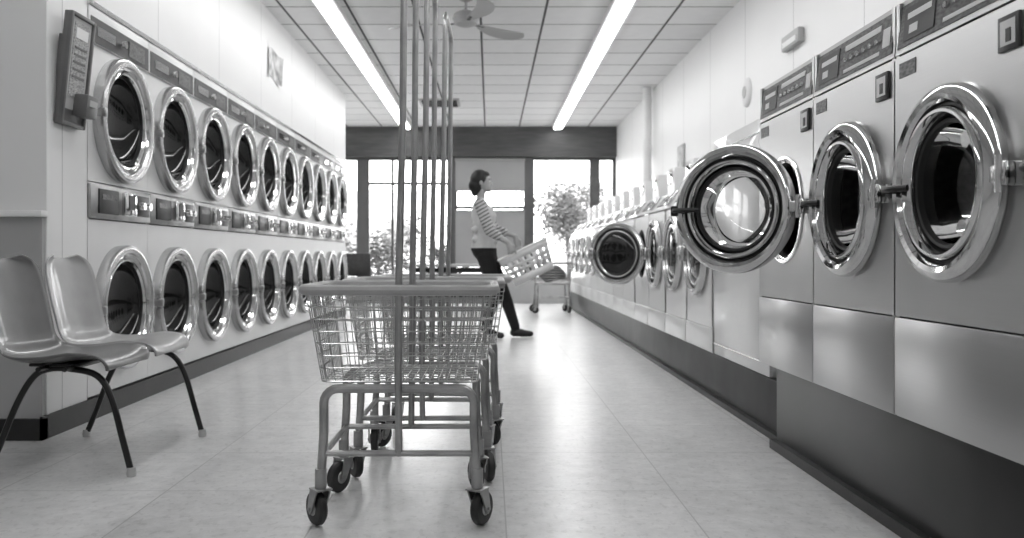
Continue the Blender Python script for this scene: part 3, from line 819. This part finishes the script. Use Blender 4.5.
# basket placement
BC = Vector((0.390, PY, 0.775)); TI = radians(25)
U = Vector((cos(TI), 0, sin(TI))); V = Vector((-sin(TI), 0, cos(TI)))
BL, BW, BH = 0.265, 0.195, 0.155
# arms
NA = dict(sh=(-.10, PY-.165, 1.375), el=(-.005, PY-.225, 1.105), wr=(.185, PY-.215, .985))
FA = dict(sh=(-.10, PY+.165, 1.375), el=(.05, PY+.225, 1.130), wr=(.265, PY+.21, 1.06))
for A in (NA, FA):
    el, wr = Vector(A['el']), Vector(A['wr'])
    rc(A['sh'], el, .064, .054, SL)
    rc(el, el.lerp(wr, .42), .054, .049, SL)
    rc(el.lerp(wr, .25), wr, .037, .025, SK)
# hands gripping top rim
for A, sy, u0 in ((NA, -1, -0.12), (FA, 1, -0.03)):
    wr = Vector(A['wr'])
    rim = BC+U*u0+V*BH+Vector((0, sy*BW, 0))
    kn = rim+Vector((0.0, sy*0.028, 0.030))
    rc(wr, kn, .022, .024, SK)
    for j in (-1, 0, 1): rc(wr.lerp(kn, .2)+U*j*.014, kn+U*j*.020, .016, .014, SK)
    lens = [.040, .045, .042, .034]
    for j in range(4):
        base = kn+U*(0.032-0.0215*j)
        L = lens[j]
        p1 = base+Vector((0, -sy*L*0.75, 0.002)); p2 = p1+Vector((0, -sy*L*0.25, -L*.65)); p3 = p2+Vector((0, sy*L*.15, -L*.5))
        rc(base, p1, .0095, .0088, SK); rc(p1, p2, .0088, .008, SK); rc(p2, p3, .008, .007, SK)
    tb = wr.lerp(kn, .35)+U*0.018
    t1 = tb+U*0.032+Vector((0, 0, -0.018)); t2 = rim+U*0.050+Vector((0, sy*.018, -.012))
    rc(tb, t1, .014, .0115, SK); rc(t1, t2, .011, .0085, SK)
# legs
rc((-.03, PY+.085, .86), (.140, PY+.09, .475), .098, .066, PA)
rc((.140, PY+.09, .475), (.180, PY+.09, .36), .066, .064, PA)
rc((.180, PY+.09, .36), (.262, PY+.09, .115), .064, .050, PA)
rc((-.045, PY-.085, .86), (.045, PY-.085, .475), .098, .066, PA)
rc((.045, PY-.085, .475), (.020, PY-.085, .37), .066, .064, PA)
rc((.020, PY-.085, .37), (-.035, PY-.085, .155), .064, .050, PA)
# shoes
rc((.250, PY+.09, .052), (.33, PY+.09, .050), .042, .040, SO)
rc((.33, PY+.09, .045), (.425, PY+.092, .038), .040, .030, SO)
rc((.262, PY+.09, .10), (.255, PY+.09, .06), .040, .04, SO)
rc((-.055, PY-.085, .105), (.035, PY-.085, .052), .040, .042, SO)
rc((.035, PY-.085, .046), (.115, PY-.085, .036), .040, .032, SO)
rc((-.035, PY-.085, .14), (-.045, PY-.085, .11), .038, .04, SO)
for v in b.v:
    if v.z < 0.006: v.z = 0.006

raw = b.mesh('body_raw', [], smooth=0, fixn=True)
tmp = place('tmp_body', raw)
md = tmp.modifiers.new('r', 'REMESH'); md.mode = 'VOXEL'; md.voxel_size = 0.0055; md.use_smooth_shade = True
ms = tmp.modifiers.new('s', 'SMOOTH'); ms.factor = 0.5; ms.iterations = 3
dg = bpy.context.evaluated_depsgraph_get()
bmesh_me = bpy.data.meshes.new_from_object(tmp.evaluated_get(dg))
bpy.data.objects.remove(tmp)
bmesh_me.name = 'body'
M_skin = mat('skin', 0.40, 0.5, var=0.05, scale=10)
M_shirt = mat('shirt', 0.62, 0.8, var=0.10, scale=10, bump=0.5)
mS, ntS, bS = nodes_of('striped_sleeve')
tcS = ntS.nodes.new('ShaderNodeTexCoord'); vS = ntS.nodes.new('ShaderNodeTexWave'); vS.wave_type = 'BANDS'
mpS = ntS.nodes.new('ShaderNodeMapping'); mpS.inputs['Rotation'].default_value = (0, radians(-60), 0); ntS.links.new(tcS.outputs['Object'], mpS.inputs['Vector'])
vS.bands_direction = 'X'
vS.inputs['Scale'].default_value = 9.0; vS.inputs['Distortion'].default_value = 1.5; vS.inputs['Detail Scale'].default_value = 6
ntS.links.new(mpS.outputs[0], vS.inputs['Vector'])
rS = ntS.nodes.new('ShaderNodeValToRGB'); rS.color_ramp.elements[0].position = 0.25; rS.color_ramp.elements[1].position = 0.55
rS.color_ramp.elements[0].color = g(0.14); rS.color_ramp.elements[1].color = g(0.58)
ntS.links.new(vS.outputs['Fac'], rS.inputs[0]); ntS.links.new(rS.outputs[0], bS.inputs['Base Color']); bS.inputs['Roughness'].default_value = 0.8
M_pants = mat('black_trousers', 0.010, 0.8, var=0.3, scale=10, bump=0.4)
M_shoe = mat('black_shoe', 0.012, 0.35, var=0.2)
for m_ in (M_skin, M_shirt, mS, M_pants, M_shoe): bmesh_me.materials.append(m_)
import numpy as np
nf = len(bmesh_me.polygons)
cen = np.empty(nf*3); bmesh_me.polygons.foreach_get('center', cen); cen = cen.reshape(-1, 3)
best = np.full(nf, 1e9); idx = np.zeros(nf, dtype=np.int32)
for (p, q, r1, r2, m_) in caps:
    p = np.array(p); q = np.array(q); d = q-p; L = max(1e-9, d.dot(d))
    t = np.clip(((cen-p) @ d)/L, 0, 1) if L > 1e-8 else np.zeros(nf)
    dist = np.linalg.norm(cen-(p+t[:, None]*d), axis=1)-(r1+(r2-r1)*t)
    k = dist < best; best[k] = dist[k]; idx[k] = m_
z = cen[:, 2]
torso = (idx == PA) & (z > 0.93) & (z < 1.4); idx[torso] = SH
torso = (idx == SH) & (z <= 0.93); idx[torso] = PA
hd = (z > 1.45) & (np.abs(cen[:, 1]-PY) < 0.12); idx[hd] = SK
bmesh_me.polygons.foreach_set('material_index', idx)
bmesh_me.polygons.foreach_set('use_smooth', [True]*nf)
place('body', bmesh_me, e)
# hair
b = B()
b.sphere((hx-.020, PY, 1.642), (.100, .086, .106), 0, 24, 16)
b.sphere((hx-.050, PY, 1.580), (.066, .078, .095), 0, 20, 14)
b.sphere((hx+.030, PY, 1.690), (.056, .064, .040), 0, 20, 14)
b.sphere((hx-.090, PY, 1.58), (.046, .048, .062), 0, 18, 12)
b.sphere((hx-.070, PY, 1.52), (.040, .055, .055), 0, 18, 12)
t_ = place('tmp_hair', b.mesh('hr', [], 0))
md = t_.modifiers.new('r', 'REMESH'); md.mode = 'VOXEL'; md.voxel_size = 0.007
ms = t_.modifiers.new('s', 'SMOOTH'); ms.iterations = 4
dg = bpy.context.evaluated_depsgraph_get(); hm = bpy.data.meshes.new_from_object(t_.evaluated_get(dg)); bpy.data.objects.remove(t_)
hm.materials.append(mat('dark_hair', 0.008, 0.45, var=0.5, scale=30, stretch=(1, 1, 0.2), bump=0.5))
hm.polygons.foreach_set('use_smooth', [True]*len(hm.polygons))
place('hair', hm, e)
b = B()
for sy in (-1, 1):
    b.sphere((hx+.084, PY+sy*.028, 1.618), (.010, .012, .007), 0, 10, 8)
    b.sphere((hx+.091, PY+sy*.028, 1.618), (.004, .006, .006), 1, 8, 6)
    b.tube(catmull([(hx+.078, PY+sy*.046, 1.640), (hx+.093, PY+sy*.031, 1.646), (hx+.097, PY+sy*.015, 1.640)], 3), 0.003, 6, 1)
b.obj('face_details', [M_white, M_black], e)

# ------------------------------------------------------------------ laundry basket (tilted)
def basket():
    b = B()
    R = Matrix((( U.x, 0, V.x, BC.x), (0, 1, 0, BC.y), (U.z, 0, V.z, BC.z), (0, 0, 0, 1)))
    def P(u, y, z):
        k = (z+BH)/(2*BH); s = 0.80+0.20*k
        return (u*s, y*s, z)
    def side(fn, n):
        for z0, z1 in ((-BH, -BH*0.55), (BH*0.55, BH)):
            vs = [fn(-1, z0), fn(1, z0), fn(1, z1), fn(-1, z1)]
            b.add([P(*v) for v in vs], [(0, 1, 2, 3)], 0, R)
        for zz in (-BH*0.183, BH*0.183):
            b.add([P(*v) for v in (fn(-1, zz-0.014), fn(1, zz-0.014), fn(1, zz+0.014), fn(-1, zz+0.014))], [(0, 1, 2, 3)], 0, R)
        for k in range(n+1):
            s = -1+2*k/n; w = 0.52/n
            a0, a1 = max(-1, s-w), min(1, s+w)
            b.add([P(*v) for v in (fn(a0, -BH*0.55), fn(a1, -BH*0.55), fn(a1, BH*0.55), fn(a0, BH*0.55))], [(0, 1, 2, 3)], 0, R)
    for sy in (-1, 1): side(lambda s, z, sy=sy: (s*BL, sy*BW, z), 7)
    for sx in (-1, 1): side(lambda s, z, sx=sx: (sx*BL, s*BW, z), 5)
    b.add([P(*v) for v in ((-BL, -BW, -BH), (BL, -BW, -BH), (BL, BW, -BH), (-BL, BW, -BH))], [(0, 1, 2, 3)], 0, R)
    c = [(-BL, -BW, BH), (BL, -BW, BH), (BL, BW, BH), (-BL, BW, BH)]
    b.tube([P(*v) for v in c], 0.012, 8, 0, closed=True, M=R)
    me = b.mesh('laundry_basket', [mat('white_plastic', 0.86, 0.4, var=0.02)], smooth=30)
    o = place('laundry_basket', me)
    md = o.modifiers.new('s', 'SOLIDIFY'); md.thickness = 0.004; md.offset = 0
basket()

# ------------------------------------------------------------------ world + camera
w = bpy.data.worlds.new('World'); scene.world = w; w.use_nodes = True
bg = w.node_tree.nodes['Background']; bg.inputs[0].default_value = (1, 1, 1, 1); bg.inputs[1].default_value = 8.5

cam = bpy.data.cameras.new('camera'); co = bpy.data.objects.new('camera', cam); scene.collection.objects.link(co)
co.location = (0, 0, H); co.rotation_euler = (pi/2, 0, 0)
cam.sensor_width = 36; cam.lens = F/1024*36
cam.shift_x = 22/1024; cam.shift_y = -13/1024
cam.dof.use_dof = True; cam.dof.focus_distance = 3.0; cam.dof.aperture_fstop = 3.5
scene.camera = co
scene.view_settings.view_transform = 'Standard'
